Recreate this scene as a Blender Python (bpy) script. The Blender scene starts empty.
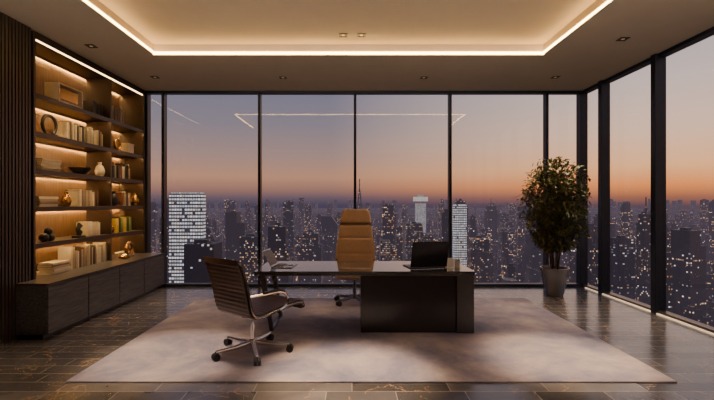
import bpy, bmesh, math, random
from mathutils import Vector, Matrix, Euler
random.seed(7)
S = bpy.context.scene
COL = S.collection
F = 420.0; CX = 352.0; CY = 203.0; CH = 1.62

# ------------------------------------------------------------------ helpers
class MB:
    def __init__(s): s.v=[]; s.f=[]; s.m=[]
    def add(s, vs, fs, mi=0):
        o=len(s.v); s.v+= [tuple(v) for v in vs]
        for f in fs: s.f.append([i+o for i in f]); s.m.append(mi)
    def box(s, lo, hi, mi=0, M=None):
        x0,y0,z0=lo; x1,y1,z1=hi
        vs=[Vector(p) for p in [(x0,y0,z0),(x1,y0,z0),(x1,y1,z0),(x0,y1,z0),(x0,y0,z1),(x1,y0,z1),(x1,y1,z1),(x0,y1,z1)]]
        if M: vs=[M@v for v in vs]
        s.add(vs,[(0,3,2,1),(4,5,6,7),(0,1,5,4),(1,2,6,5),(2,3,7,6),(3,0,4,7)],mi)
    def tube(s, pts, r, n=10, mi=0, closed=False, rr=None, flat=1.0):
        pts=[Vector(p) for p in pts]; N=len(pts); rings=[]
        up=None
        for i,p in enumerate(pts):
            if closed: t=(pts[(i+1)%N]-pts[i-1])
            else: t=(pts[min(i+1,N-1)]-pts[max(i-1,0)])
            t.normalize()
            if up is None:
                up=Vector((0,0,1)) if abs(t.z)<.9 else Vector((1,0,0))
            a=t.cross(up); 
            if a.length<1e-5: a=t.orthogonal()
            a.normalize(); b=a.cross(t).normalized(); up=b
            R=rr[i] if rr else r
            rings.append([p+a*math.cos(2*math.pi*k/n)*R*flat+b*math.sin(2*math.pi*k/n)*R for k in range(n)])
        vs=[v for q in rings for v in q]; fs=[]
        for i in range(N if closed else N-1):
            j=(i+1)%N
            for k in range(n):
                l=(k+1)%n
                fs.append((i*n+k,i*n+l,j*n+l,j*n+k))
        if not closed:
            fs.append(tuple(range(n-1,-1,-1))); fs.append(tuple((N-1)*n+k for k in range(n)))
        s.add(vs,fs,mi)
    def lathe(s, prof, n=32, mi=0, M=None, cap=True):
        vs=[];fs=[]
        for r,z in prof:
            for k in range(n):
                a=2*math.pi*k/n; v=Vector((r*math.cos(a),r*math.sin(a),z))
                vs.append(M@v if M else v)
        for i in range(len(prof)-1):
            for k in range(n):
                l=(k+1)%n; fs.append((i*n+k,i*n+l,(i+1)*n+l,(i+1)*n+k))
        if cap:
            fs.append(tuple(range(n-1,-1,-1))); fs.append(tuple((len(prof)-1)*n+k for k in range(n)))
        s.add(vs,fs,mi)
    def ball(s,c,r,n=16,mi=0,sc=(1,1,1)):
        prof=[(max(1e-4,math.sin(math.pi*i/n))*r,-math.cos(math.pi*i/n)*r) for i in range(n+1)]
        M=Matrix.Translation(c)@Matrix.Diagonal((*sc,1))
        s.lathe(prof,n*2,mi,M)
    def prism(s, poly, ax, a0, a1, mi=0):
        n=len(poly)
        def P(p,a):
            return {'x':(a,p[0],p[1]),'y':(p[0],a,p[1]),'z':(p[0],p[1],a)}[ax]
        s.add([P(p,a0) for p in poly]+[P(p,a1) for p in poly],
              [tuple(range(n-1,-1,-1)),tuple(range(n,2*n))]+[(i,(i+1)%n,(i+1)%n+n,i+n) for i in range(n)],mi)

def obj(name, mb, mats, parent=None, loc=(0,0,0), rot=(0,0,0), bevel=0, smooth=False, subsurf=0, label=None, cat=None, group=None, kind=None, segs=2):
    me=bpy.data.meshes.new(name); me.from_pydata(mb.v,[],mb.f); 
    if not isinstance(mats,(list,tuple)): mats=[mats]
    for m in mats: me.materials.append(m)
    me.polygons.foreach_set('material_index',mb.m)
    bm=bmesh.new(); bm.from_mesh(me); bmesh.ops.recalc_face_normals(bm,faces=bm.faces); bm.to_mesh(me); bm.free()
    if smooth:
        me.polygons.foreach_set('use_smooth',[True]*len(me.polygons))
        me.set_sharp_from_angle(angle=math.radians(40))
    o=bpy.data.objects.new(name,me); COL.objects.link(o)
    o.location=loc; o.rotation_euler=rot
    if parent: o.parent=parent
    if bevel:
        b=o.modifiers.new('b','BEVEL'); b.width=bevel; b.segments=segs; b.limit_method='ANGLE'; b.angle_limit=math.radians(50)
    if subsurf:
        q=o.modifiers.new('s','SUBSURF'); q.levels=subsurf; q.render_levels=subsurf
    tag(o,label,cat,group,kind)
    return o
def tag(o,label=None,cat=None,group=None,kind=None):
    if label: o['label']=label
    if cat: o['category']=cat
    if group: o['group']=group
    if kind: o['kind']=kind
def empty(name,loc,rotz=0,label=None,cat=None,group=None):
    o=bpy.data.objects.new(name,None); COL.objects.link(o); o.location=loc; o.rotation_euler=(0,0,rotz)
    o.empty_display_size=.1
    tag(o,label,cat,group); return o

# ------------------------------------------------------------------ materials
def nodes(name):
    m=bpy.data.materials.new(name); m.use_nodes=True; nt=m.node_tree
    return m,nt,nt.nodes,nt.links,nt.nodes['Principled BSDF']
def lin(c):
    if isinstance(c,str):
        c=c.lstrip('#'); c=[int(c[i:i+2],16)/255 for i in (0,2,4)]
        c=[x/12.92 if x<=.04045 else ((x+.055)/1.055)**2.4 for x in c]
    return (*c,1)
def pm(name,col,rough=.5,metal=0,var=.12,scale=20,bump=0.0,stretch=(1,1,1),spec=.5,rv=0.0,coat=0):
    m,nt,N,L,B=nodes(name); c=lin(col)
    tc=N.new('ShaderNodeTexCoord'); mp=N.new('ShaderNodeMapping'); mp.inputs['Scale'].default_value=stretch
    L.new(tc.outputs['Object'],mp.inputs[0])
    nz=N.new('ShaderNodeTexNoise'); nz.inputs['Scale'].default_value=scale; nz.inputs['Detail'].default_value=5
    L.new(mp.outputs[0],nz.inputs[0])
    cr=N.new('ShaderNodeValToRGB'); cr.color_ramp.elements[0].position=.3; cr.color_ramp.elements[1].position=.7
    cr.color_ramp.elements[0].color=(*[x*(1-var) for x in c[:3]],1); cr.color_ramp.elements[1].color=(*[min(1,x*(1+var)) for x in c[:3]],1)
    L.new(nz.outputs['Fac'],cr.inputs[0]); L.new(cr.outputs[0],B.inputs['Base Color'])
    B.inputs['Roughness'].default_value=rough; B.inputs['Metallic'].default_value=metal
    B.inputs['Specular IOR Level'].default_value=spec; B.inputs['Coat Weight'].default_value=coat
    if bump:
        bp=N.new('ShaderNodeBump'); bp.inputs['Strength'].default_value=bump; bp.inputs['Distance'].default_value=.01
        L.new(nz.outputs['Fac'],bp.inputs['Height']); L.new(bp.outputs[0],B.inputs['Normal'])
    return m
def emis(name,col,st):
    m,nt,N,L,B=nodes(name)
    B.inputs['Base Color'].default_value=lin(col); B.inputs['Emission Color'].default_value=lin(col); B.inputs['Emission Strength'].default_value=st
    return m
def mathn(N,L,op,a,b=None,c=None):
    n=N.new('ShaderNodeMath'); n.operation=op
    for i,x in enumerate((a,b,c)):
        if x is None: continue
        if isinstance(x,(int,float)): n.inputs[i].default_value=x
        else: L.new(x,n.inputs[i])
    return n.outputs[0]

M_ceil=pm('ceiling_paint','#b8aa9b',.7,var=.03,scale=3)
M_tray=pm('tray_paint','#c2b09c',.7,var=.03,scale=3)
M_wall=pm('wall_paint','#7a6c64',.8,var=.05)
M_slat=pm('slat_wood','#352b27',.45,var=.3,scale=12,stretch=(8,8,.6))
M_shelf=pm('shelf_wood','#36281f',.4,var=.35,scale=10,stretch=(8,.6,8))
M_back=pm('bookcase_back_wood','#6e5237',.5,var=.35,scale=7,stretch=(8,8,.5))
M_cab=pm('cabinet_veneer','#504f52',.42,var=.5,scale=7,stretch=(6,.5,9),bump=.06)
M_top=pm('cabinet_top_veneer','#453f3d',.28,var=.25,scale=8,stretch=(6,.5,8))
M_black=pm('black_metal','#15161a',.35,metal=.6,var=.1)
M_mull=pm('mullion_metal','#262d3c',.35,metal=.5,var=.1)
M_sill=pm('sill_metal','#6e625a',.3,metal=.8,var=.1)
M_chrome=pm('chrome','#f0eeec',.12,metal=1,var=.04)
M_darkchrome=pm('dark_chrome','#8a827c',.22,metal=1,var=.05)
M_brown=pm('brown_leather','#432f26',.38,var=.2,scale=40,bump=.1,spec=.4)
M_tan=pm('tan_leather','#a68567',.42,var=.1,scale=40,bump=.1)
M_tan2=pm('tan_leather_side','#7a5f49',.45,var=.12,scale=40)
M_rubber=pm('rubber','#0c0c0d',.5)
M_desk=pm('desk_lacquer','#44484b',.1,var=.08,scale=4,stretch=(1,4,4),coat=1.0,spec=.8)
M_deskedge=pm('desk_edge_metal','#7d7a77',.26,metal=.8,var=.08)
M_ped=pm('pedestal_charcoal','#232225',.2,metal=.0,var=.05,scale=5)
M_ped2=pm('pedestal_panel','#434144',.26,metal=.2,var=.06)
M_lap=pm('laptop_dark','#1b1d24',.3,metal=.6,var=.05)
M_silver=pm('laptop_silver','#d2d4d8',.25,metal=.7,var=.04)
M_key=pm('keyboard','#222226',.6)
M_pot=pm('pot_metal','#8c8b90',.25,metal=.7,var=.08,scale=6)
M_soil=pm('soil','#22180f',.95,var=.4,scale=50,bump=.5)
M_bark=pm('bark','#574431',.85,var=.3,scale=30,bump=.4)
M_cream=pm('cream_ceramic','#d6c6a8',.45,var=.06)
M_gold=pm('brass','#b88a4a',.25,metal=1,var=.08)
M_dark=pm('dark_ceramic','#1f1b18',.35,var=.15)
M_page=pm('book_pages','#d2c4a8',.8,var=.1,scale=60,stretch=(1,1,8))
M_lens=emis('downlight_lens','#ffd9a0',.25)
M_led=emis('led_warm',(1.0,.6,.18),24)
M_ledback=emis('led_shelf_rear',(1.0,.6,.2),170)
M_ledshelf=emis('led_shelf',(1.0,.62,.23),80)
M_ledtop=emis('led_shelf_top',(1.0,.66,.28),10)
M_ledsill=emis('led_sill',(1.0,.75,.5),.8)
M_white=pm('white_plastic','#e4e2de',.4,var=.03)

def leafmat():
    m,nt,N,L,B=nodes('leaf')
    g=N.new('ShaderNodeNewGeometry'); cr=N.new('ShaderNodeValToRGB')
    cr.color_ramp.elements[0].color=lin('#25331b'); cr.color_ramp.elements[1].color=lin('#807f40')
    L.new(g.outputs['Random Per Island'],cr.inputs[0]); L.new(cr.outputs[0],B.inputs['Base Color'])
    B.inputs['Roughness'].default_value=.4
    return m
M_leaf=leafmat()

def floormat():
    m,nt,N,L,B=nodes('stone_floor')
    tc=N.new('ShaderNodeTexCoord'); mp=N.new('ShaderNodeMapping')
    L.new(tc.outputs['Object'],mp.inputs[0])
    br=N.new('ShaderNodeTexBrick'); L.new(mp.outputs[0],br.inputs[0])
    br.offset=.37; br.offset_frequency=2; br.squash=.7; br.squash_frequency=3
    br.inputs['Scale'].default_value=1.0; br.inputs['Brick Width'].default_value=.85; br.inputs['Row Height'].default_value=.19
    br.inputs['Mortar Size'].default_value=.0035; br.inputs['Mortar Smooth'].default_value=.0
    br.inputs['Color1'].default_value=lin('#4c4746'); br.inputs['Color2'].default_value=lin('#7a7271'); br.inputs['Mortar'].default_value=lin('#a6988e')
    nz=N.new('ShaderNodeTexNoise'); nz.inputs['Scale'].default_value=1.9; nz.inputs['Detail'].default_value=9; nz.inputs['Roughness'].default_value=.6; nz.inputs['Distortion'].default_value=.8; L.new(mp.outputs[0],nz.inputs[0])
    vo=N.new('ShaderNodeTexVoronoi'); vo.feature='DISTANCE_TO_EDGE'; vo.inputs['Scale'].default_value=1.8
    ad=N.new('ShaderNodeVectorMath'); ad.operation='ADD'; sc=N.new('ShaderNodeVectorMath'); sc.operation='SCALE'; sc.inputs['Scale'].default_value=.8
    L.new(nz.outputs['Color'],sc.inputs[0]); L.new(mp.outputs[0],ad.inputs[0]); L.new(sc.outputs[0],ad.inputs[1]); L.new(ad.outputs[0],vo.inputs[0])
    v=mathn(N,L,'LESS_THAN',vo.outputs['Distance'],.006)
    br2=mathn(N,L,'GREATER_THAN',nz.outputs['Fac'],.51); v=mathn(N,L,'MULTIPLY',v,br2); v=mathn(N,L,'MULTIPLY',v,.6)
    mul=N.new('ShaderNodeMixRGB'); mul.blend_type='MULTIPLY'; mul.inputs[0].default_value=.5
    cr=N.new('ShaderNodeValToRGB'); cr.color_ramp.elements[0].position=.35; cr.color_ramp.elements[0].color=(.35,.35,.35,1); cr.color_ramp.elements[1].position=.7
    L.new(nz.outputs['Fac'],cr.inputs[0]); L.new(br.outputs['Color'],mul.inputs[1]); L.new(cr.outputs[0],mul.inputs[2])
    mx=N.new('ShaderNodeMixRGB'); L.new(v,mx.inputs[0]); L.new(mul.outputs[0],mx.inputs[1]); mx.inputs[2].default_value=lin('#d39c5e')
    L.new(mx.outputs[0],B.inputs['Base Color'])
    r=mathn(N,L,'MULTIPLY_ADD',nz.outputs['Fac'],.2,.12); L.new(r,B.inputs['Roughness'])
    B.inputs['Specular IOR Level'].default_value=.9; B.inputs['Coat Weight'].default_value=.3; B.inputs['Coat Roughness'].default_value=.15
    bp=N.new('ShaderNodeBump'); bp.inputs['Strength'].default_value=.15; bp.inputs['Distance'].default_value=.01
    L.new(mathn(N,L,'SUBTRACT',1.0,br.outputs['Fac']),bp.inputs['Height']); L.new(bp.outputs[0],B.inputs['Normal'])
    return m
M_floor=floormat()

def rugmat():
    m,nt,N,L,B=nodes('rug_pile')
    tc=N.new('ShaderNodeTexCoord'); nz=N.new('ShaderNodeTexNoise'); nz.inputs['Scale'].default_value=1.1; nz.inputs['Detail'].default_value=9; nz.inputs['Roughness'].default_value=.66; nz.inputs['Distortion'].default_value=.3
    L.new(tc.outputs['Object'],nz.inputs[0])
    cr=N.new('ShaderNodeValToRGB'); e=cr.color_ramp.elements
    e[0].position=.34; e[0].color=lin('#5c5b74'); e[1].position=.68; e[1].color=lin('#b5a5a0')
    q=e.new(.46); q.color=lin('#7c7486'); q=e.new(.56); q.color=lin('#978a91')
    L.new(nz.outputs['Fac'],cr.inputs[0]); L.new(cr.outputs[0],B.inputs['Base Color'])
    B.inputs['Roughness'].default_value=.95; B.inputs['Specular IOR Level'].default_value=.15; B.inputs['Sheen Weight'].default_value=.2
    n2=N.new('ShaderNodeTexNoise'); n2.inputs['Scale'].default_value=160; L.new(tc.outputs['Object'],n2.inputs[0])
    bp=N.new('ShaderNodeBump'); bp.inputs['Strength'].default_value=.5; bp.inputs['Distance'].default_value=.005
    L.new(n2.outputs['Fac'],bp.inputs['Height']); L.new(bp.outputs[0],B.inputs['Normal'])
    return m
M_rug=rugmat()

def glassmat():
    m,nt,N,L,B=nodes('window_glass'); N.remove(B)
    out=N['Material Output']
    tr=N.new('ShaderNodeBsdfTransparent'); tr.inputs[0].default_value=(.95,.96,.97,1)
    gl=N.new('ShaderNodeBsdfGlossy'); gl.inputs['Roughness'].default_value=.0
    lw=N.new('ShaderNodeLayerWeight'); lw.inputs['Blend'].default_value=.5
    p=mathn(N,L,'POWER',lw.outputs['Facing'],4.0); f=mathn(N,L,'MULTIPLY_ADD',p,.4,.026)
    mx=N.new('ShaderNodeMixShader'); L.new(f,mx.inputs[0]); L.new(tr.outputs[0],mx.inputs[1]); L.new(gl.outputs[0],mx.inputs[2])
    L.new(mx.outputs[0],out.inputs[0]); return m
M_glass=glassmat()

HAZE=(.13,.097,.132)  # aerial haze painted into the city materials as emission growing with distance
def citymat(name,cw,ch,thr,st,warm=.7,wallc='#20222c',mw=(.12,.88),mh=(.25,.8),hz=2300.,base=.15,pwr=2.5,cluster=.18,jit=.2):
    m,nt,N,L,B=nodes(name); out=N['Material Output']
    g=N.new('ShaderNodeNewGeometry'); sp=N.new('ShaderNodeSeparateXYZ'); L.new(g.outputs['Position'],sp.inputs[0])
    sn=N.new('ShaderNodeSeparateXYZ'); L.new(g.outputs['Normal'],sn.inputs[0])
    oi=N.new('ShaderNodeObjectInfo')
    u=mathn(N,L,'DIVIDE',mathn(N,L,'ADD',sp.outputs[0],sp.outputs[1]),cw); v=mathn(N,L,'DIVIDE',sp.outputs[2],ch)
    cb=N.new('ShaderNodeCombineXYZ'); L.new(mathn(N,L,'FLOOR',u),cb.inputs[0]); L.new(mathn(N,L,'FLOOR',v),cb.inputs[1]); L.new(mathn(N,L,'MULTIPLY',oi.outputs['Random'],97.),cb.inputs[2])
    wn=N.new('ShaderNodeTexWhiteNoise'); L.new(cb.outputs[0],wn.inputs[0])
    cb2=N.new('ShaderNodeCombineXYZ'); L.new(mathn(N,L,'FLOOR',v),cb2.inputs[1]); L.new(mathn(N,L,'MULTIPLY',oi.outputs['Random'],31.),cb2.inputs[0])
    wf=N.new('ShaderNodeTexWhiteNoise'); L.new(cb2.outputs[0],wf.inputs[0])
    t=mathn(N,L,'MULTIPLY_ADD',oi.outputs['Random'],-jit,thr+jit/2)
    t=mathn(N,L,'SUBTRACT',t,mathn(N,L,'MULTIPLY',mathn(N,L,'GREATER_THAN',wf.outputs['Value'],.93),.3))
    cn=N.new('ShaderNodeTexNoise'); cn.inputs['Scale'].default_value=1/90.; cn.inputs['Detail'].default_value=3; L.new(g.outputs['Position'],cn.inputs[0])
    t=mathn(N,L,'SUBTRACT',t,mathn(N,L,'MULTIPLY',mathn(N,L,'SUBTRACT',cn.outputs['Fac'],.5),cluster*5))
    lit=mathn(N,L,'GREATER_THAN',wn.outputs['Value'],t)
    fu=mathn(N,L,'FRACT',u); fv=mathn(N,L,'FRACT',v)
    for x,(a,b) in ((fu,mw),(fv,mh)):
        lit=mathn(N,L,'MULTIPLY',lit,mathn(N,L,'GREATER_THAN',x,a)); lit=mathn(N,L,'MULTIPLY',lit,mathn(N,L,'LESS_THAN',x,b))
    az=mathn(N,L,'ABSOLUTE',sn.outputs[2]); lit=mathn(N,L,'MULTIPLY',lit,mathn(N,L,'LESS_THAN',az,.5))
    sc=N.new('ShaderNodeSeparateColor'); L.new(wn.outputs['Color'],sc.inputs[0])
    cr=N.new('ShaderNodeValToRGB'); e=cr.color_ramp.elements
    e[0].color=(1,.32,.07,1); e[1].position=1; e[1].color=(.85,.85,.9,1); q=e.new(warm); q.color=(1,.56,.24,1)
    L.new(sc.outputs[0],cr.inputs[0])
    pw=mathn(N,L,'POWER',sc.outputs[1],pwr)
    s=mathn(N,L,'MULTIPLY',lit,mathn(N,L,'MULTIPLY_ADD',pw,st*(1-base),st*base))
    em=N.new('ShaderNodeEmission'); L.new(cr.outputs[0],em.inputs[0]); L.new(s,em.inputs[1])
    B.inputs['Base Color'].default_value=lin(wallc); B.inputs['Roughness'].default_value=.4
    ad=N.new('ShaderNodeAddShader'); L.new(B.outputs[0],ad.inputs[0]); L.new(em.outputs[0],ad.inputs[1])
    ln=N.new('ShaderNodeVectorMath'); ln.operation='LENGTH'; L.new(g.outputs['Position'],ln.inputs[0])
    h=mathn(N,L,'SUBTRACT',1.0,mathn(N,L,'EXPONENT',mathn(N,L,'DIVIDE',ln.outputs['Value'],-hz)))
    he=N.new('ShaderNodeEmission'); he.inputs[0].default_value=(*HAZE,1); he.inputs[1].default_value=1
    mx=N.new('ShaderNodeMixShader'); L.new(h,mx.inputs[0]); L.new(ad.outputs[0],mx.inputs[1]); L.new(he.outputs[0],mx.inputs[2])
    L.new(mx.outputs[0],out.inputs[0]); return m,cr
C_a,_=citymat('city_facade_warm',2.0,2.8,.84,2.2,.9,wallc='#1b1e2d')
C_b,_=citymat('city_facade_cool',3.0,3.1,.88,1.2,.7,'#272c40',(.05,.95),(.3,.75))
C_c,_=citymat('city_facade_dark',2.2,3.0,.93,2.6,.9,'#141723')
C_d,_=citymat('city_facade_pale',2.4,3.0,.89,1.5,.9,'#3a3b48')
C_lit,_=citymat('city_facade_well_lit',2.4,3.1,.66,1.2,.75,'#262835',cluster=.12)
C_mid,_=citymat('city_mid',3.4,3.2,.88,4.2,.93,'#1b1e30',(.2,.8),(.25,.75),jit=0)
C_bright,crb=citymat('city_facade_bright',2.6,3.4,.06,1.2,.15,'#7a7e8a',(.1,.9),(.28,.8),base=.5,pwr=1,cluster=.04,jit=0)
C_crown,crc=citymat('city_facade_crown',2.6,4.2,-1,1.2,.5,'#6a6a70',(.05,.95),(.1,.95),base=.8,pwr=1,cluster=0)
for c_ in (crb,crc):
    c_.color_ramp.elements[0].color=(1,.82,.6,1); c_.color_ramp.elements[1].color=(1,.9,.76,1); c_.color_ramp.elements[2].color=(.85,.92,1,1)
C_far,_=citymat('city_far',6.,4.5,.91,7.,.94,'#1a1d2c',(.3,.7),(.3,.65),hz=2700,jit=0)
def groundmat():
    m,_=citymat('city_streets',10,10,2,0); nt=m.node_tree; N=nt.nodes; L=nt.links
    em=[n for n in N if n.type=='EMISSION' and n.inputs[1].is_linked][0]
    g=N.new('ShaderNodeNewGeometry'); vo=N.new('ShaderNodeTexVoronoi'); vo.inputs['Scale'].default_value=1/12.
    L.new(g.outputs['Position'],vo.inputs[0])
    d=mathn(N,L,'LESS_THAN',vo.outputs['Distance'],.13)
    sc=N.new('ShaderNodeSeparateColor'); L.new(vo.outputs['Color'],sc.inputs[0])
    s=mathn(N,L,'MULTIPLY',d,mathn(N,L,'MULTIPLY',mathn(N,L,'GREATER_THAN',sc.outputs[0],.35),11.)); L.new(s,em.inputs[1])
    for l in list(em.inputs[0].links): L.remove(l)
    em.inputs[0].default_value=(1,.48,.16,1)
    return m
C_ground=groundmat()

# ------------------------------------------------------------------ world
w=bpy.data.worlds.new('dusk'); S.world=w; w.use_nodes=True; N=w.node_tree.nodes; L=w.node_tree.links
bg=N['Background']; tc=N.new('ShaderNodeTexCoord'); sp=N.new('ShaderNodeSeparateXYZ'); L.new(tc.outputs['Generated'],sp.inputs[0])
def ramp(stops):
    cr=N.new('ShaderNodeValToRGB'); e=cr.color_ramp.elements
    e[0].position=stops[0][0]; e[0].color=lin(stops[0][1]); e[1].position=stops[-1][0]; e[1].color=lin(stops[-1][1])
    for p,c in stops[1:-1]:
        q=e.new(p); q.color=lin(c)
    return cr
zz=mathn(N,L,'MULTIPLY_ADD',sp.outputs[2],1/.6,.1/.6)
def zp(z): return (z+.1)/.6
A=ramp([(0,'#262633'),(zp(-.005),'#423b4c'),(zp(.012),'#5f4e58'),(zp(.035),'#946a5c'),(zp(.06),'#b18066'),(zp(.11),'#987b74'),(zp(.18),'#7c727a'),(zp(.28),'#6b697c'),(1,'#4f5a80')])
Bq=ramp([(0,'#2b2833'),(zp(-.005),'#57434c'),(zp(.012),'#985f4a'),(zp(.037),'#f08e4a'),(zp(.075),'#fdb47a'),(zp(.14),'#ebbea0'),(zp(.23),'#d1b8ae'),(zp(.33),'#afa6ab'),(1,'#67748f')])
L.new(zz,A.inputs[0]); L.new(zz,Bq.inputs[0])
xf=N.new('ShaderNodeMapRange'); xf.inputs['From Min'].default_value=-.05; xf.inputs['From Max'].default_value=.55; L.new(sp.outputs[0],xf.inputs[0])
mx=N.new('ShaderNodeMixRGB'); L.new(xf.outputs[0],mx.inputs[0]); L.new(A.outputs[0],mx.inputs[1]); L.new(Bq.outputs[0],mx.inputs[2])
L.new(mx.outputs[0],bg.inputs[0]); bg.inputs[1].default_value=1.5

# ------------------------------------------------------------------ room
ZC=3.8; YB=8.2; XR=4.5; XL=-4.0; ZT=3.94
def st(name,mb,mats,**k): return obj(name,mb,mats,kind='structure',**k)
b=MB(); b.box((-4.6,-1.6,-.2),(4.7,8.4,0)); st('floor',b,M_floor)
tx0,tx1,ty0,ty1=-2.9,2.8,1.4,6.14
b=MB(); b.box((-4.6,-1.6,ZC),(tx0,8.4,4.3)); b.box((tx1,-1.6,ZC),(4.7,8.4,4.3)); b.box((tx0,-1.6,ZC),(tx1,ty0,4.3)); b.box((tx0,ty1,ZC),(tx1,8.4,4.3)); b.box((tx0,ty0,ZT),(tx1,ty1,4.3),1)
st('ceiling',b,[M_ceil,M_tray])
b=MB(); b.box((-4.6,-1.75,0),(4.7,-1.6,ZC)); st('wall_rear',b,M_wall)
b=MB(); b.box((-4.6,5.27,0),(-4.5,8.2,ZC)); b.box((-4.6,-1.6,0),(-4.03,5.27,ZC))
y=3.0
while y<5.24:
    b.box((-4.03,y,0),(-4.0,y+.032,ZC)); y+=.05
st('wall_left',b,M_slat)
b=MB(); b.box((-4.6,8.12,0),(-4.02,8.2,ZC)); st('wall_back',b,M_wall)

for i,(lo,hi) in enumerate([((tx0,ty1-.018,3.788),(tx1,ty1,3.824)),((tx0,4.2,3.80),(tx0+.018,ty1-.018,3.824)),((tx1-.018,4.2,3.80),(tx1,ty1-.018,3.824))]):
    b=MB(); b.box(lo,hi); obj('led_strip_light',b,M_led,label='warm glowing strip light inside the recessed ceiling edge',cat='light',group='ceiling recess strip lights')

tn=[0]
def trim(lo,hi,m=M_mull,bev=.004):
    tn[0]+=1; b=MB(); b.box(lo,hi); return st('trim_%d'%tn[0],b,m,bevel=bev)
xs=[-3.99,-3.67,-1.80,.06,1.91,3.79,4.47]
wn_=0
for i in range(len(xs)-1):
    wn_+=1; b=MB(); b.box((xs[i],YB+.02,.05),(xs[i+1],YB+.03,ZC-.04)); st('window_%d'%wn_,b,M_glass)
for i,x in enumerate(xs):
    hw=.026
    if i==len(xs)-1: trim((x-.04,YB-.06,0.0),(x+.1,YB+.1,ZC))
    else: trim((x-hw,YB-.06,0.0),(x+hw,YB+.08,ZC))
trim((-4.0,YB-.07,0),(4.43,YB+.08,.05)); trim((-4.0,YB-.05,ZC-.05),(4.43,YB+.08,ZC))
ysr=[8.2,7.5,6.17,4.84,3.51,2.18,.85,-.48,-1.58]
for i in range(len(ysr)-1):
    wn_+=1; b=MB(); b.box((XR+.02,ysr[i+1],.05),(XR+.03,ysr[i],ZC-.04)); st('window_%d'%wn_,b,M_glass)
for y in ysr[1:]:
    trim((XR-.08,y-.05,0.0),(XR+.08,y+.05,ZC))
trim((XR-.05,-1.58,0),(XR+.08,8.1,.05),M_sill); trim((XR-.04,-1.58,ZC-.05),(XR+.08,8.1,ZC))
b=MB(); b.box((XR-.065,-1.5,.0),(XR-.051,8.0,.018)); obj('led_strip_light',b,M_ledsill,label='thin warm strip light along the floor beneath the glass wall',cat='light')

def spot(name,x,y,z,energy,size,warm=(1,.77,.5),rot=(0,0,0),soft=.12,blend=.8):
    l=bpy.data.lights.new(name,'SPOT'); l.energy=energy; l.color=warm; l.spot_size=size; l.spot_blend=blend; l.shadow_soft_size=soft
    o=bpy.data.objects.new(name,l); COL.objects.link(o); o.location=(x,y,z); o.rotation_euler=rot
def downlight(x,y,z,energy=0,size=1.25,warm=(1,.77,.5)):
    e=empty('recessed_downlight',(x,y,z),label='small black recessed downlight set in the taupe ceiling',cat='ceiling light',group='recessed ceiling downlights')
    b=MB(); h=.06
    for lo,hi in [((-h,-h,-.008),(h,-h+.02,0)),((-h,h-.02,-.008),(h,h,0)),((-h,-h+.02,-.008),(-h+.02,h-.02,0)),((h-.02,-h+.02,-.008),(h,h-.02,0))]: b.box(lo,hi)
    b.box((-h+.02,-h+.02,-.002),(h-.02,h-.02,0)); obj('trim_frame',b,M_black,parent=e)
    b=MB(); b.lathe([(.022,-.002),(.022,-.006)],20); obj('lens',b,M_lens,parent=e)
    if energy: spot('spot_lamp',x,y,z-.03,energy,size,warm)
for x,y in [(-3.62,5.83),(-3.41,7.27),(3.6,5.58),(3.52,7.27),(-1.2,7.3),(1.25,7.3)]: downlight(x,y,ZC,120 if x<3 else 300)
for x,y in [(-.12,5.8),(.13,5.8)]: downlight(x,y,ZT,40)
for x,y,e_ in [(-1.9,4.45,1250),(2.2,4.35,1350),(-.05,3.95,1900)]: downlight(x,y,ZT,e_,.52,(1,.74,.46))
for x,y,e_ in [(-2.3,2.9,260),(2.3,2.9,260)]: downlight(x,y,ZT,e_,1.1)  # unseen downlights added as ambient fill for the front of the room
for x in (-2.6,0,2.6):  # unseen fill uplights, added on the rear wall to brighten the ceiling
    e=empty('added_fill_uplight',(x,-1.6,2.2),label='unseen uplight added behind the camera to brighten the ceiling',cat='added fill light',group='added fill uplights')
    b=MB(); b.box((-.35,0,-.05),(.35,.12,0)); obj('housing',b,M_black,parent=e,bevel=.005)
    spot('fill_uplight_lamp',x,-1.45,2.25,1300,1.45,(1,.8,.58),(math.radians(180-45),0,0),.08,.5)

# ------------------------------------------------------------------ cabinets
for i in range(4):
    y0=5.0+.775*i; y1=y0+.775
    e=empty('low_cabinet',(-3.9,(y0+y1)/2,0),label='charcoal veneer low cabinet with flat handleless door',cat='cabinet',group='row of low cabinets under the bookcase')
    b=MB(); x0=-4.0 if i==0 else -4.49
    b.box((x0+3.9,-.385,.05),(.255,.385,.63)); obj('body',b,M_cab,parent=e)
    b=MB(); b.box((-.05 if i==0 else -.5,-.387,0),(.22,.387,.05)); obj('plinth',b,M_black,parent=e)
    b=MB(); b.box((.255,-.379,.055),(.28,.379,.615)); obj('door',b,M_cab,parent=e,bevel=.003)
b=MB(); b.box((-3.995,5.0,.63),(-3.61,8.1,.66)); b.box((-4.49,5.28,.63),(-3.995,8.1,.66))
obj('cabinet_top',b,M_top,label='long dark wood countertop running over the low cabinets',cat='countertop')

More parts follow.
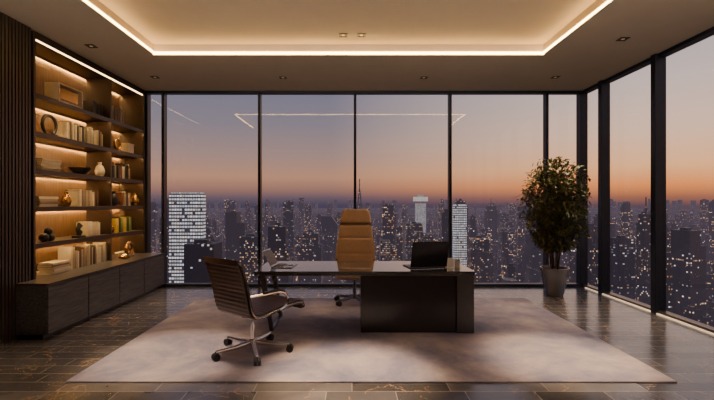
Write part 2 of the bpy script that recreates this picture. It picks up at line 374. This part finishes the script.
# ------------------------------------------------------------------ bookcase
SZ=[.66,1.10,1.57,2.05,2.53,3.02]; ST=.045
bc=empty('bookcase',(-4.25,6.7,.66),label='tall dark wood bookcase with warm lit shelves built into wall',cat='bookcase')
BO=Vector((-4.25,6.7,.66))
def bx(name,lo,hi,m,**k):
    b=MB(); b.box(Vector(lo)-BO,Vector(hi)-BO); return obj(name,b,m,parent=bc,**k)
bx('back_panel',(-4.49,5.29,.66),(-4.465,8.1,3.79),M_back)
bx('side_panel',(-4.49,5.275,.66),(-4.0,5.315,3.79),M_shelf,bevel=.003)
bx('side_panel',(-4.49,8.07,.66),(-4.0,8.11,3.79),M_shelf,bevel=.003)
b=MB(); b.box(Vector((-4.465,5.315,3.70))-BO,Vector((-4.0,8.07,3.79))-BO); b.box(Vector((-4.44,5.315,3.672))-BO,Vector((-4.434,8.07,3.70))-BO); obj('top_panel',b,M_shelf,parent=bc)
bx('led_strip',(-4.03,5.33,3.688),(-4.018,8.06,3.70),M_ledtop)
DV=[7.02]
for z in SZ[1:]:
    b=MB()
    b.box(Vector((-4.465,5.315,z-ST))-BO,Vector((-4.01,8.07,z))-BO)
    b.box(Vector((-4.02,5.315,z-ST-.018))-BO,Vector((-4.01,8.07,z-ST))-BO)
    b.box(Vector((-4.44,5.315,z-ST-.028))-BO,Vector((-4.434,8.07,z-ST))-BO)
    obj('shelf',b,M_shelf,parent=bc)
segs=[(5.33,DV[0]-.02),(DV[0]+.02,8.06)]
zz_=SZ+[3.70+ST]
for j in range(6):
    for d in DV: bx('divider',(-4.432,d-.018,SZ[j]),(-4.022,d+.018,zz_[j+1]-ST),M_shelf)
    for a,c in segs: bx('led_strip',(-4.460,a,zz_[j+1]-ST-.009),(-4.445,c,zz_[j+1]-ST-.001),M_ledback)
    for a,c in segs:
        if j<5: bx('led_strip',(-4.032,a,zz_[j+1]-ST-.007),(-4.022,c,zz_[j+1]-ST-.001),M_ledshelf)

# books
COLS=['#c8bca4','#b5a486','#9c907a','#d0c6b4','#7d6a52','#4e3a2a','#2e2a2b','#8f7d69','#6c3e28','#b3a791','#3b4148']
bookm={c:pm('book_cover_'+str(i),c,.55,var=.08) for i,c in enumerate(COLS+['#c8a93a','#6a7a34'])}
def bookmesh(t,h,d):
    b=MB(); k=.0035
    b.box((-d,-t/2,0),(0,-t/2+k,h)); b.box((-d,t/2-k,0),(0,t/2,h)); b.box((-k*1.5,-t/2+k,0),(0,t/2-k,h))
    b.box((-d+.006,-t/2+k,.005),(-k*1.5,t/2-k,h-.006),1)
    return b
def upright(y0,y1,z,hr=(.2,.27),group='upright books',pal=None,tr=(.022,.045),xf=-4.12):
    y=y0
    while y<y1-.02:
        t=random.uniform(*tr); h=random.uniform(*hr); c=random.choice(pal or COLS)
        tone={'#2e2a2b':'black','#4e3a2a':'brown','#6c3e28':'rust brown','#7d6a52':'tan','#3b4148':'slate','#c8a93a':'mustard yellow','#6a7a34':'olive green'}.get(c,'cream')
        obj('book',bookmesh(t,h,.19),[bookm[c],M_page],loc=(xf+random.uniform(-.02,.02),y+t/2,z),label='%s hardback book standing upright on a lit bookcase shelf'%tone,cat='book',group=group)
        y+=t+.002
def flat(y,z,n,w=.3,group='stacked books',x=-4.1):
    zc=z
    for i in range(n):
        t=random.uniform(.025,.045); ww=w-random.uniform(0,.05)
        c=random.choice([COLS[0],COLS[3],COLS[2],COLS[1],COLS[4]])
        m=bookmesh(t,ww,.21)
        R=Matrix.Rotation(-math.pi/2,4,'X')
        mb=MB(); mb.v=[tuple(R@Vector(v)) for v in m.v]; mb.f=m.f; mb.m=m.m
        obj('book',mb,[bookm[c],M_page],loc=(x+random.uniform(-.015,.015),y,zc+t/2),label='pale hardback book lying flat in a shelf stack',cat='book',group=group)
        zc+=t+.0005
    return zc
flat(5.62,.66,5,.36,'book stack on the cabinet top',x=-4.0)
upright(6.05,6.98,.66,(.24,.33),'large books on the cabinet top',COLS[:6]+[COLS[9],COLS[5],COLS[8]],(.025,.06),-4.05)
flat(7.62,.66,2,.3,'flat books beside the ring sculpture')
upright(6.55,6.85,1.10,(.2,.23),'white books on the second shelf',[COLS[0],COLS[3]])
upright(7.3,7.85,1.10,(.22,.28),'colourful books on the second shelf',['#c8a93a','#6a7a34','#2e2a2b','#c8a93a'],(.04,.07))
flat(5.5,1.57,4,.38,'book stack on the third shelf')
upright(6.3,6.85,1.57,(.2,.26),'upright books on the third shelf')
upright(7.55,7.85,1.57,(.2,.27),'books by the vase on the third shelf')
flat(5.55,2.05,5,.38,'book stack on the fourth shelf')
upright(7.25,7.8,2.05,(.2,.29),'upright books on the fourth shelf')
upright(6.08,6.93,2.53,(.22,.29),'upright books on the fifth shelf',COLS[:8]+[COLS[9]])
upright(6.66,6.95,3.02,(.18,.24),'books on the top shelf',['#2e2a2b','#4e3a2a'])
upright(7.1,7.6,3.02,(.22,.3),'pale books on the top shelf')

def thing(name,mb,mat,loc,label,cat,**k): return obj(name,mb,mat,loc=loc,label=label,cat=cat,**k)
b=MB(); b.box((-.1,-.26,0),(.1,.26,.02)); b.box((-.1,-.26,.24),(.1,.26,.26)); b.box((-.1,-.26,.02),(.1,-.24,.24)); b.box((-.1,.24,.02),(.1,.26,.24)); b.box((-.1,-.24,.02),(-.09,.24,.24)); b.box((.06,-.2,.05),(.07,.2,.21),1)
thing('storage_box',b,[M_cream,M_gold],(-4.12,6.02,3.02),'cream box frame with brass front on the top shelf','box',bevel=.004)
b=MB(); pts=[(0,.13*math.sin(a),.13-.13*math.cos(a)+.02) for a in [math.radians(d) for d in range(35,326,12)]]
b.tube(pts,.022,10); b.box((-.04,-.1,0),(.04,.1,.03)); thing('horseshoe_sculpture',b,M_dark,(-4.12,5.72,2.53),'dark open ring sculpture on a small base','sculpture',smooth=True)
b=MB(); b.tube([(0,.09*math.cos(a),.11+.09*math.sin(a)) for a in [2*math.pi*i/24 for i in range(24)]],.018,10,closed=True); b.box((-.04,-.05,0),(.04,.05,.025)); thing('ring_sculpture',b,M_gold,(-4.1,7.35,2.53),'brass ring sculpture standing on a small plinth','sculpture',smooth=True)
b=MB(); b.box((-.08,-.1,0),(.08,.1,.16)); b.box((-.085,-.105,.16),(.085,.105,.18)); thing('storage_box',b,M_cream,(-4.14,7.72,2.53),'small cream lidded box on a wood shelf','box',bevel=.006)
b=MB(); b.lathe([(.05,0),(.07,.01),(.13,.07),(.15,.11),(.14,.11),(.12,.075),(.05,.025)],28); thing('bowl',b,M_dark,(-4.16,6.42,2.05),'dark ceramic bowl on a lit shelf','bowl',smooth=True)
def vase(loc,s,m,label):
    b=MB(); b.lathe([(.045*s,0),(.07*s,.03*s),(.085*s,.1*s),(.06*s,.18*s),(.028*s,.22*s),(.035*s,.26*s),(.03*s,.26*s),(.022*s,.22*s)],28); thing('vase',b,m,loc,label,'vase',smooth=True)
vase((-4.1,7.22,1.57),.95,M_dark,'dark rounded ceramic vase with narrow neck')
vase((-4.12,6.86,2.05),.9,M_cream,'cream ceramic vase with narrow neck')
vase((-4.12,7.98,1.57),.9,M_gold,'brass coloured vase beside the books')
b=MB(); b.ball((0,-.07,.06),.06); b.ball((0,.06,.05),.05); b.ball((.01,0,.14),.05); thing('sphere_sculpture',b,M_dark,(-4.1,5.66,1.10),'cluster of dark polished spheres','sculpture',smooth=True)
b=MB(); b.box((-.06,-.07,0),(.06,.07,.03)); b.tube([(0,0,.03),(0,.02,.08),(0,-.02,.13),(0,.03,.18),(0,0,.22)],.03,12,rr=[.03,.045,.03,.04,.015]); thing('abstract_figurine',b,M_dark,(-4.1,6.3,1.10),'small dark twisted abstract figurine','sculpture',smooth=True)
b=MB(); b.ball((0,0,.07),.07,16); thing('decorative_ball',b,M_gold,(-4.12,7.15,1.10),'polished brass decorative ball','ornament',smooth=True)
b=MB(); b.tube([(0,.1*math.cos(a),.14+.1*math.sin(a)) for a in [2*math.pi*i/28 for i in range(28)]],.03,12,closed=True); b.box((-.05,-.07,0),(.05,.07,.03)); thing('ring_sculpture',b,M_gold,(-3.98,7.5,.66),'brass ring sculpture on the cabinet top','sculpture',smooth=True)
b=MB(); b.lathe([(.03,0),(.09,.02),(.1,.05),(.08,.08),(.07,.08),(.02,.03)],24); thing('bowl',b,M_gold,(-3.9,7.2,.66),'small brass bowl on the cabinet top','bowl',smooth=True)
vase((-4.15,6.1,1.57),.8,M_gold,'small brass vase between books')

# ------------------------------------------------------------------ rug
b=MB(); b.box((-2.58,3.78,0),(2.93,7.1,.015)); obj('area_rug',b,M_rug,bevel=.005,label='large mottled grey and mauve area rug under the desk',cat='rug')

# ------------------------------------------------------------------ desk
RZ=.015
dk=empty('executive_desk',(.14,5.6,RZ),label='long dark grey glossy executive desk with charcoal pedestal, on rug',cat='desk')
def dpart(name,lo,hi,m,bev=.004,**k):
    b=MB(); o=Vector((.14,5.6,RZ)); b.box(Vector(lo)-o,Vector(hi)-o); return obj(name,b,m,parent=dk,bevel=bev,**k)
dpart('desktop',(-1.21,5.15,.755),(1.515,6.08,.78),M_desk,.004)
dpart('desktop_edge',(-1.20,5.16,.725),(1.505,6.07,.755),M_deskedge,.003,label='brushed metal band under the desktop')
dpart('pedestal',(.11,5.2,RZ),(1.29,5.98,.725),M_ped,.004)
dpart('side_panel',(1.29,5.17,RZ),(1.505,6.03,.725),M_ped2,.006)
b=MB(); o=Vector((.14,5.6,RZ))
for yy in (5.28,5.95):
    b.prism([(-1.16-o.x,.725-RZ),(-1.09-o.x,.725-RZ),(-.985-o.x,0),(-1.03-o.x,0)],'y',yy-.025-o.y,yy+.025-o.y)
b.box((-1.03-o.x,5.26-o.y,0),(-.985-o.x,5.97-o.y,.03)); obj('leg',b,M_ped2,parent=dk,bevel=.003)

DZ=.78
def laptop(loc,rotz,w,d,lh,tilt,mat,label):
    e=empty('laptop',loc,rotz,label=label,cat='laptop')
    b=MB(); b.box((-w/2,-d,0),(w/2,0,.012)); obj('base',b,mat,parent=e,bevel=.003)
    b=MB(); b.box((-w/2+.03,-d+.13,.012),(w/2-.03,-.02,.0135)); b.box((-w*.16,-d+.015,.012),(w*.16,-d+.115,.0128)); obj('keyboard',b,M_key,parent=e)
    R=Matrix.Translation((0,0,.014))@Matrix.Rotation(-tilt,4,'X')
    b=MB(); b.box((-w/2,-.003,0),(w/2,.003,lh),0,R); obj('lid',b,mat,parent=e,bevel=.002)
    b=MB(); b.box((-w/2+.01,-.0045,.012),(w/2-.01,-.0032,lh-.01),0,R); obj('screen',b,M_dark,parent=e)
laptop((.99,5.42,DZ),math.pi+math.radians(12),.5,.3,.345,math.radians(14),M_lap,'open dark laptop with its lid back turned outward on desk')
laptop((-1.03,5.6,DZ),math.pi/2-.1,.34,.27,.235,math.radians(30),M_silver,'open slim silver laptop seen edge-on on desk')
e=empty('pen_holder',(1.38,5.5,DZ),label='small pale desktop pen holder with pens',cat='pen holder')
b=MB(); b.lathe([(.038,0),(.04,.1),(.035,.1),(.033,.01)],24); obj('cup',b,M_white,parent=e,smooth=True)
for i in range(4):
    a=i*1.6; b=MB(); b.tube([(.015*math.cos(a),.015*math.sin(a),.012),(.030*math.cos(a),.030*math.sin(a),.14)],.003,8); obj('pen',b,M_white,parent=e)
b=MB(); b.prism([(-.05,0),(.05,0),(.03,.012),(-.005,.12),(-.012,.12)],'x',-.06,.06); obj('card_holder',b,M_white,loc=(1.27,5.5,DZ),rot=(0,0,math.pi),bevel=.002,label='small white angled card holder on the desk',cat='card holder')

# ------------------------------------------------------------------ chairs
def starbase(e,R,mat,hub=.09,rotoff=0.3):
    for i in range(5):
        a=rotoff+2*math.pi*i/5; c,s=math.cos(a),math.sin(a)
        b=MB(); b.tube([(c*.03,s*.03,hub+.02),(c*R*.5,s*R*.5,hub),(c*R,s*R,.085)],.02,10,rr=[.028,.023,.017]); obj('base_leg',b,mat,parent=e,smooth=True)
        b=MB(); b.tube([(c*R,s*R,.05),(c*R,s*R,.092)],.01,8)
        px,py=-s,c
        for q in (-1,1):
            b.tube([(c*R+px*q*.008,s*R+py*q*.008,.038),(c*R+px*q*.032,s*R+py*q*.032,.038)],.038,16)
        obj('caster',b,M_rubber,parent=e,smooth=True)
    b=MB(); b.lathe([(.035,hub-.02),(.035,hub+.05),(.026,hub+.06),(.026,.28),(.018,.28),(.018,.40)],20); obj('column',b,mat,parent=e,smooth=True)
def catmull(P,n=14):
    P=[Vector(p) for p in P]; Q=[P[0]*2-P[1]]+P+[P[-1]*2-P[-2]]; out=[]
    for i in range(1,len(Q)-2):
        for k in range(n):
            t=k/n; a,b_,c,d=Q[i-1],Q[i],Q[i+1],Q[i+2]
            out.append(.5*((2*b_)+(-a+c)*t+(2*a-5*b_+4*c-d)*t*t+(-a+3*b_-3*c+d)*t**3))
    out.append(P[-1]); return out
def sling(prof,wf,t0,t1,pitch):
    b=MB(); s=0; n=len(prof); top=[];bot=[]
    for i,p in enumerate(prof):
        t=(prof[min(i+1,n-1)]-prof[max(i-1,0)]).normalized(); nr=Vector((-t.z,0,t.x))
        if i: s+=(p-prof[i-1]).length
        th=t0+t1*abs(math.sin(math.pi*s/pitch)); w=wf(i/(n-1))/2
        top.append((p+nr*th,w)); bot.append((p-nr*th,w))
    vs=[];fs=[]
    for (a,w),(c,_) in zip(top,bot):
        vs+=[(a.x,-w,a.z),(a.x,w,a.z),(c.x,w,c.z),(c.x,-w,c.z)]
    for i in range(n-1):
        for k in range(4):
            l=(k+1)%4; fs.append((i*4+k,i*4+l,i*4+4+l,i*4+4+k))
    fs+=[(0,1,2,3),((n-1)*4+3,(n-1)*4+2,(n-1)*4+1,(n-1)*4)]
    b.add(vs,fs); return b
vc=empty('office_chair',(-1.07,4.52,RZ),math.radians(52),label='low-back ribbed brown leather swivel chair with chrome frame beside desk',cat='chair')
prof=catmull([(.48,0,.425),(.475,0,.475),(.39,0,.503),(.10,0,.478),(-.10,0,.45),(-.20,0,.47),(-.25,0,.56),(-.29,0,.75),(-.36,0,.97),(-.385,0,1.02),(-.415,0,1.025)],18)
b=sling(prof,lambda t:.56,.022,.006,.046); obj('seat_and_back',b,M_brown,parent=vc,smooth=True)
for s_ in (-1,1):
    b=MB(); b.tube([(p.x,s_*.293,p.z) for p in prof[4:-2]],.012,8); obj('side_frame',b,M_darkchrome,parent=vc,smooth=True)
    ap=catmull([(.12,s_*.305,.475),(.20,s_*.315,.53),(.20,s_*.32,.62),(.10,s_*.32,.675),(-.10,s_*.32,.68),(-.275,s_*.305,.68)],8)
    b=MB(); b.tube(ap,.014,8); b.tube([ (p.x,p.y,p.z+.014) for p in ap[20:34]],.017,8,1); obj('armrest',b,[M_chrome,M_rubber],parent=vc,smooth=True)
b=MB(); b.tube([(.1,-.29,.46),(0.02,0,.41),(.1,.29,.46)],.014,8); b.tube([(-.14,-.29,.445),(-.06,0,.41),(-.14,.29,.445)],.014,8); b.box((-.1,-.05,.385),(.08,.05,.415))
obj('under_frame',b,M_chrome,parent=vc,smooth=True)
starbase(vc,.40,M_chrome,rotoff=.38)
ec=empty('executive_chair',(.04,6.75,RZ),math.radians(-94),label='high-back tan leather executive chair behind the desk',cat='chair')
def pad(prof,wf,tf,mat,name,m=20,endk=3.0):
    b=MB(); n=len(prof); K=m
    vs=[];fs=[]
    for i,p in enumerate(prof):
        t=(prof[min(i+1,n-1)]-prof[max(i-1,0)]).normalized(); nr=Vector((-t.z,0,t.x)); 
        if nr.x<0: nr=-nr
        ed=min(1,min(i,n-1-i)/endk); rd=math.sqrt(max(0,1-(1-ed)**2)); th=tf(i/(n-1))*(.4+.6*rd); w=wf(i/(n-1))/2*(.9+.1*rd)
        for k in range(K):
            a=2*math.pi*k/K; ca,sa=math.cos(a),math.sin(a)
            cx=math.copysign(abs(ca)**.5,ca)*w; cn=math.copysign(abs(sa)**.75,sa)*th
            q=p+nr*cn; vs.append((q.x,cx,q.z))
    for i in range(n-1):
        for k in range(K):
            l=(k+1)%K; fs.append((i*K+k,i*K+l,(i+1)*K+l,(i+1)*K+k))
    fs+=[tuple(range(K-1,-1,-1)),tuple((n-1)*K+k for k in range(K))]
    b.add(vs,fs); return obj(name,b,mat,parent=ec,smooth=True)
line=lambda z: -.235-(z-.5)*.13+.03*math.sin((z-.5)*3.6)
Z0,Z1,Z2=.50,1.24,1.50
pr=[Vector((line(z),0,z)) for z in [Z0+(Z1-Z0)*i/40 for i in range(41)]]
def tf(t):
    base_=.046
    for c in (.36,.70): base_-=.012*math.exp(-((t-c)/.014)**2)
    return base_
pad(pr,lambda t:.65+.03*math.sin(math.pi*min(1,t*1.4))-.11*t**1.6,tf,M_tan,'backrest')
pr=[Vector((line(z)+.012,0,z)) for z in [Z1+.008+(Z2-Z1-.008)*i/18 for i in range(19)]]
pad(pr,lambda t:.53-.10*t*t,lambda t:.055,M_tan,'headrest')
bb=[Vector((line(z)-.052,0,z)) for z in [.5+.98*i/20 for i in range(21)]]
b=sling(bb,lambda t:.65-.20*t*t,.012,0,.2); obj('back_shell',b,M_tan2,parent=ec,smooth=True)
b=MB(); b.box((-.24,-.28,.42),(.28,.28,.53)); obj('seat',b,M_tan,parent=ec,bevel=.03,smooth=True,segs=4)
for s_ in (-1,1):
    b=MB(); b.tube(catmull([(.1,s_*.27,.44),(.14,s_*.32,.55),(.08,s_*.33,.66),(-.12,s_*.33,.67),(-.26,s_*.3,.66)],6),.016,8); obj('armrest',b,M_darkchrome,parent=ec,smooth=True)
starbase(ec,.33,M_darkchrome,rotoff=.5)
b=MB(); b.box((-.14,-.1,.395),(.14,.1,.42)); obj('under_frame',b,M_black,parent=ec)

# ------------------------------------------------------------------ tree
tr=empty('potted_tree',(3.56,7.38,0),label='leafy potted tree in a grey tapered planter by the windows',cat='potted plant')
b=MB(); b.lathe([(.125,0),(.14,.01),(.19,.2),(.24,.46),(.24,.49),(.22,.49),(.215,.44)],40,cap=False); b.lathe([(.125,0),(.001,0)],40,cap=False); obj('pot',b,M_pot,parent=tr,smooth=True)
b=MB(); b.lathe([(.214,.425),(.214,.445),(.001,.455)],32,cap=False); obj('soil',b,M_soil,parent=tr,smooth=True)
br=MB(); tips=[]
rnd=random.Random(3)
for i in range(7):
    a=i*2*math.pi/6+.4; r0=.05
    p=Vector((r0*math.cos(a),r0*math.sin(a),.44)); pts=[p.copy()]
    top=rnd.uniform(1.7,2.15) if i else 2.25; sp_=rnd.uniform(.12,.27) if i else .02
    for k in range(1,9):
        t=k/8; pts.append(Vector(((r0+sp_*t**1.3)*math.cos(a+.3*t),(r0+sp_*t**1.3)*math.sin(a+.3*t),.44+(top-.44)*t)))
    br.tube(pts,.015,8,rr=[.018-.013*k/8 for k in range(9)])
    for k in range(2,9):
        for q in range(3):
            an=rnd.uniform(0,6.28); ln=rnd.uniform(.2,.5)*(1.1-.4*abs(k-5)/4); o_=pts[k]
            e_=o_+Vector((math.cos(an)*ln,math.sin(an)*ln,rnd.uniform(-.15,.15)))
            md=(o_+e_)/2+Vector((0,0,.04)); br.tube([o_,md,e_],.004,5,rr=[.006,.004,.002]); tips+= [md,e_,(md+e_)/2,o_.lerp(md,.6)]
obj('trunk',br,M_bark,parent=tr,smooth=True)
lf=MB()
def inside(p):
    z=(p.z-1.61)/.82; r=math.hypot(p.x,p.y)
    if abs(z)>1: return False
    a=math.atan2(p.y,p.x); wob=1+.09*math.sin(3*a+5*z)+.07*math.sin(5*a-7*z)
    return r<.54*wob*math.sqrt(max(0,1-z*z))**.75*(1.0+.16*z)+.02
def leaf(p):
    an=rnd.uniform(0,6.28); dr=rnd.uniform(-1.3,.2)
    d=Vector((math.cos(an)*math.cos(dr),math.sin(an)*math.cos(dr),math.sin(dr))); s_=d.cross(Vector((rnd.uniform(-.5,.5),rnd.uniform(-.5,.5),1))).normalized(); n_=s_.cross(d)
    l=rnd.uniform(.08,.13); w_=l*.21
    lf.add([p,p+d*l*.4+s_*w_+n_*.008,p+d*l,p+d*l*.4-s_*w_+n_*.008,p+d*l*.5-n_*.004],[(0,1,4),(1,2,4),(2,3,4),(3,0,4)])
cnt=0
while cnt<5400:
    if rnd.random()<.2:
        z=rnd.uniform(.85,2.42); a=rnd.uniform(0,6.28); r=.56*math.sqrt(rnd.random()); p=Vector((r*math.cos(a),r*math.sin(a),z))
    else:
        t=rnd.choice(tips); p=t+Vector((rnd.gauss(0,.07),rnd.gauss(0,.07),rnd.gauss(0,.08)))
    if inside(p): leaf(p); cnt+=1
obj('foliage',lf,M_leaf,parent=tr)

# ------------------------------------------------------------------ city
GZ=-170.
b=MB(); b.add([(-6000,60,GZ),(9000,60,GZ),(9000,14000,GZ),(-6000,14000,GZ)],[(0,1,2,3)]); 
b.add([(60,-4000,GZ),(9000,-4000,GZ),(9000,60,GZ),(60,60,GZ)],[(0,1,2,3)])
obj('city_ground',b,C_ground,kind='stuff',label='dark city ground dotted with warm street lights',cat='city ground')
rc=random.Random(21)
def shape(b,w_,d_,h,style,off=(0,0)):
    ox,oy=off
    def B(lo,hi,mi=0): b.box((lo[0]+ox,lo[1]+oy,lo[2]),(hi[0]+ox,hi[1]+oy,hi[2]),mi)
    if style==0:
        B((-w_/2,-d_/2,0),(w_/2,d_/2,h)); B((-w_*.25,-d_*.25,h),(w_*.2,d_*.25,h+3))
    elif style==1:
        B((-w_/2,-d_/2,0),(w_/2,d_/2,h*.8)); B((-w_*.36,-d_*.36,h*.8),(w_*.36,d_*.36,h)); B((-w_*.1,-d_*.1,h),(w_*.1,d_*.1,h+4))
    elif style==2:
        B((-w_/2,-d_/2,0),(w_*.1,d_/2,h)); B((w_*.1,-d_*.4,0),(w_/2,d_*.4,h*.85)); B((-w_*.3,-d_*.2,h),(-w_*.1,d_*.2,h+3))
    elif style==3:
        B((-w_/2,-d_/2,0),(w_/2,d_/2,h*.92)); B((-w_*.4,-d_*.4,h*.92),(w_*.4,d_*.4,h)); b.tube([(ox,oy,h),(ox,oy,h+h*.16)],.8,6)
    elif style==4:
        B((-w_*.35,-d_/2,0),(w_*.35,d_/2,h*.9)); B((-w_/2,-d_/2,h*.93),(w_/2,d_/2,h),1); B((-w_*.2,-d_*.2,h),(w_*.2,d_*.2,h+6))
    elif style==5:
        n=10; poly=[(ox+w_/2*math.cos(2*math.pi*k/n),oy+d_/2*math.sin(2*math.pi*k/n)) for k in range(n)]
        b.prism(poly,'z',0,h); b.prism([(ox+(x-ox)*.6,oy+(y-oy)*.6) for x,y in poly],'z',h,h+4)
    elif style==6:
        b.prism([(ox-w_/2,0),(ox+w_/2,0),(ox+w_/2,h*.85),(ox+w_*.1,h),(ox-w_/2,h)],'y',oy-d_/2,oy+d_/2)
    elif style==7:
        B((-w_/2,-d_/2,0),(w_/2,d_/2,h)); B((-w_*.46,-d_*.4,h),(w_*.46,d_*.4,h+1.2))
def tower(cx,cy,w_,d_,h,mat,rot,label='distant high-rise office building with lit windows at dusk',style=0,name='office_building',grp='city buildings in the skyline'):
    b=MB(); shape(b,w_,d_,h,style)
    return obj(name,b,mat,loc=(cx,cy,GZ),rot=(0,0,rot),label=label,cat='building',group=grp)
placed=[]
def hero(px0,px1,ytop,d,mat,style=0,rot=0,dd=None,label=None,name='office_building'):
    X=((px0+px1)/2-CX)*d/F; w_=(px1-px0)*d/F; Z=CH-(ytop-CY)*d/F
    placed.append((X,d,w_*.75)); tower(X,d,w_,dd or w_*.9,Z-GZ,mat,rot,label or 'distant high-rise office building with lit windows at dusk',style,name)
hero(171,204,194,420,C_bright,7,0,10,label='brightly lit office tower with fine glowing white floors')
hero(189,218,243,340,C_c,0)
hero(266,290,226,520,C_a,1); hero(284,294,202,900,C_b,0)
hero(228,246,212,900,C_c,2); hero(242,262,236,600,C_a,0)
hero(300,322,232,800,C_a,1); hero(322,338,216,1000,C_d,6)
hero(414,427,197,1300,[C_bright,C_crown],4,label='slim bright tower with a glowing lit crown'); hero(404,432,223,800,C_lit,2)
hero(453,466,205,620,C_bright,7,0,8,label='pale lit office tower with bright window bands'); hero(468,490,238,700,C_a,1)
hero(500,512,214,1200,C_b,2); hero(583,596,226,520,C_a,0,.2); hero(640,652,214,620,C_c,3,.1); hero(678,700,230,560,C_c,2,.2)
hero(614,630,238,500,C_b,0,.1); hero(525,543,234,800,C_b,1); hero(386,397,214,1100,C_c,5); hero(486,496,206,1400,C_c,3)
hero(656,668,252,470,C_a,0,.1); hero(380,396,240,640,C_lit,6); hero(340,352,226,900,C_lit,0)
placed.append((27,1500,40))
b=MB()
for sx,sy in ((1,1),(1,-1),(-1,1),(-1,-1)): b.tube([(sx*20,sy*20,0),(sx*10,sy*10,90),(sx*4,sy*4,190),(0,0,225)],2.2,6)
for z,r in ((60,13),(120,8.5),(165,6.5),(190,5.5)): b.box((-r,-r,z),(r,r,z+5))
b.tube([(0,0,220),(0,0,258)],2.0,6)
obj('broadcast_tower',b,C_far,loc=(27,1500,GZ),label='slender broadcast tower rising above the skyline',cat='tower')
cand=[]
G=38
for gx in range(-38,106):
    for gy in range(2,66):
        x=gx*G+rc.uniform(-6,6); y=gy*G+rc.uniform(-6,6); d=math.hypot(x,y); az=math.degrees(math.atan2(x,y))
        if d<430 or d>2200 or az<-36 or az>62: continue
        cand.append((d,x,y))
cand.sort()
n=0; far=MB()
def hgt(d):
    r=rc.random()
    if d<640: return 8+44*rc.random()**1.8 if r>.06 else rc.uniform(55,85)
    if r<.045: return rc.uniform(110,185)
    if r<.14: return rc.uniform(55,100)
    return rc.uniform(8,40)
for d,x,y in cand:
    w_=rc.uniform(9,25); h=hgt(d); w2=w_*rc.uniform(.6,1.0)
    if any(abs(x-a)<(w_/2+c+4) and abs(y-bb_)<(w2/2+c+4) for a,bb_,c in placed): continue
    sty=rc.choice([0,1,2,0,5,6])
    if n<258:
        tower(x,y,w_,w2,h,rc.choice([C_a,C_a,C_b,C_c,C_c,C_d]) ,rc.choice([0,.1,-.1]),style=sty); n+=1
    else:
        shape(far,w_,w2,h,sty if d<1200 else 0,(x,y))
k1=len(far.m); far.m=[0]*k1
for i in range(8500):
    az=math.radians(rc.uniform(-38,75)); d=2150+5400*rc.random()**.8
    x=d*math.sin(az); y=d*math.cos(az); w_=rc.uniform(18,60); h=rc.choice([20,25,30,40,50,65,85]) if rc.random()>.035 else rc.uniform(120,220)
    if h>110: w_*=.55
    far.box((x-w_/2,y-w_/2,0),(x+w_/2,y+w_/2,h),1)
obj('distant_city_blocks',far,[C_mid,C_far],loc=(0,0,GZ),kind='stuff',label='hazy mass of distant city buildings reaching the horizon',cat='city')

# ------------------------------------------------------------------ camera
cam=bpy.data.cameras.new('camera'); co=bpy.data.objects.new('camera',cam); COL.objects.link(co)
co.location=(0,0,CH); co.rotation_euler=(math.pi/2,0,0)
cam.sensor_width=36; cam.lens=F/714*36; cam.shift_x=(357-CX)/714; cam.shift_y=(CY-200)/714
cam.clip_end=20000; cam.clip_start=.05
S.camera=co
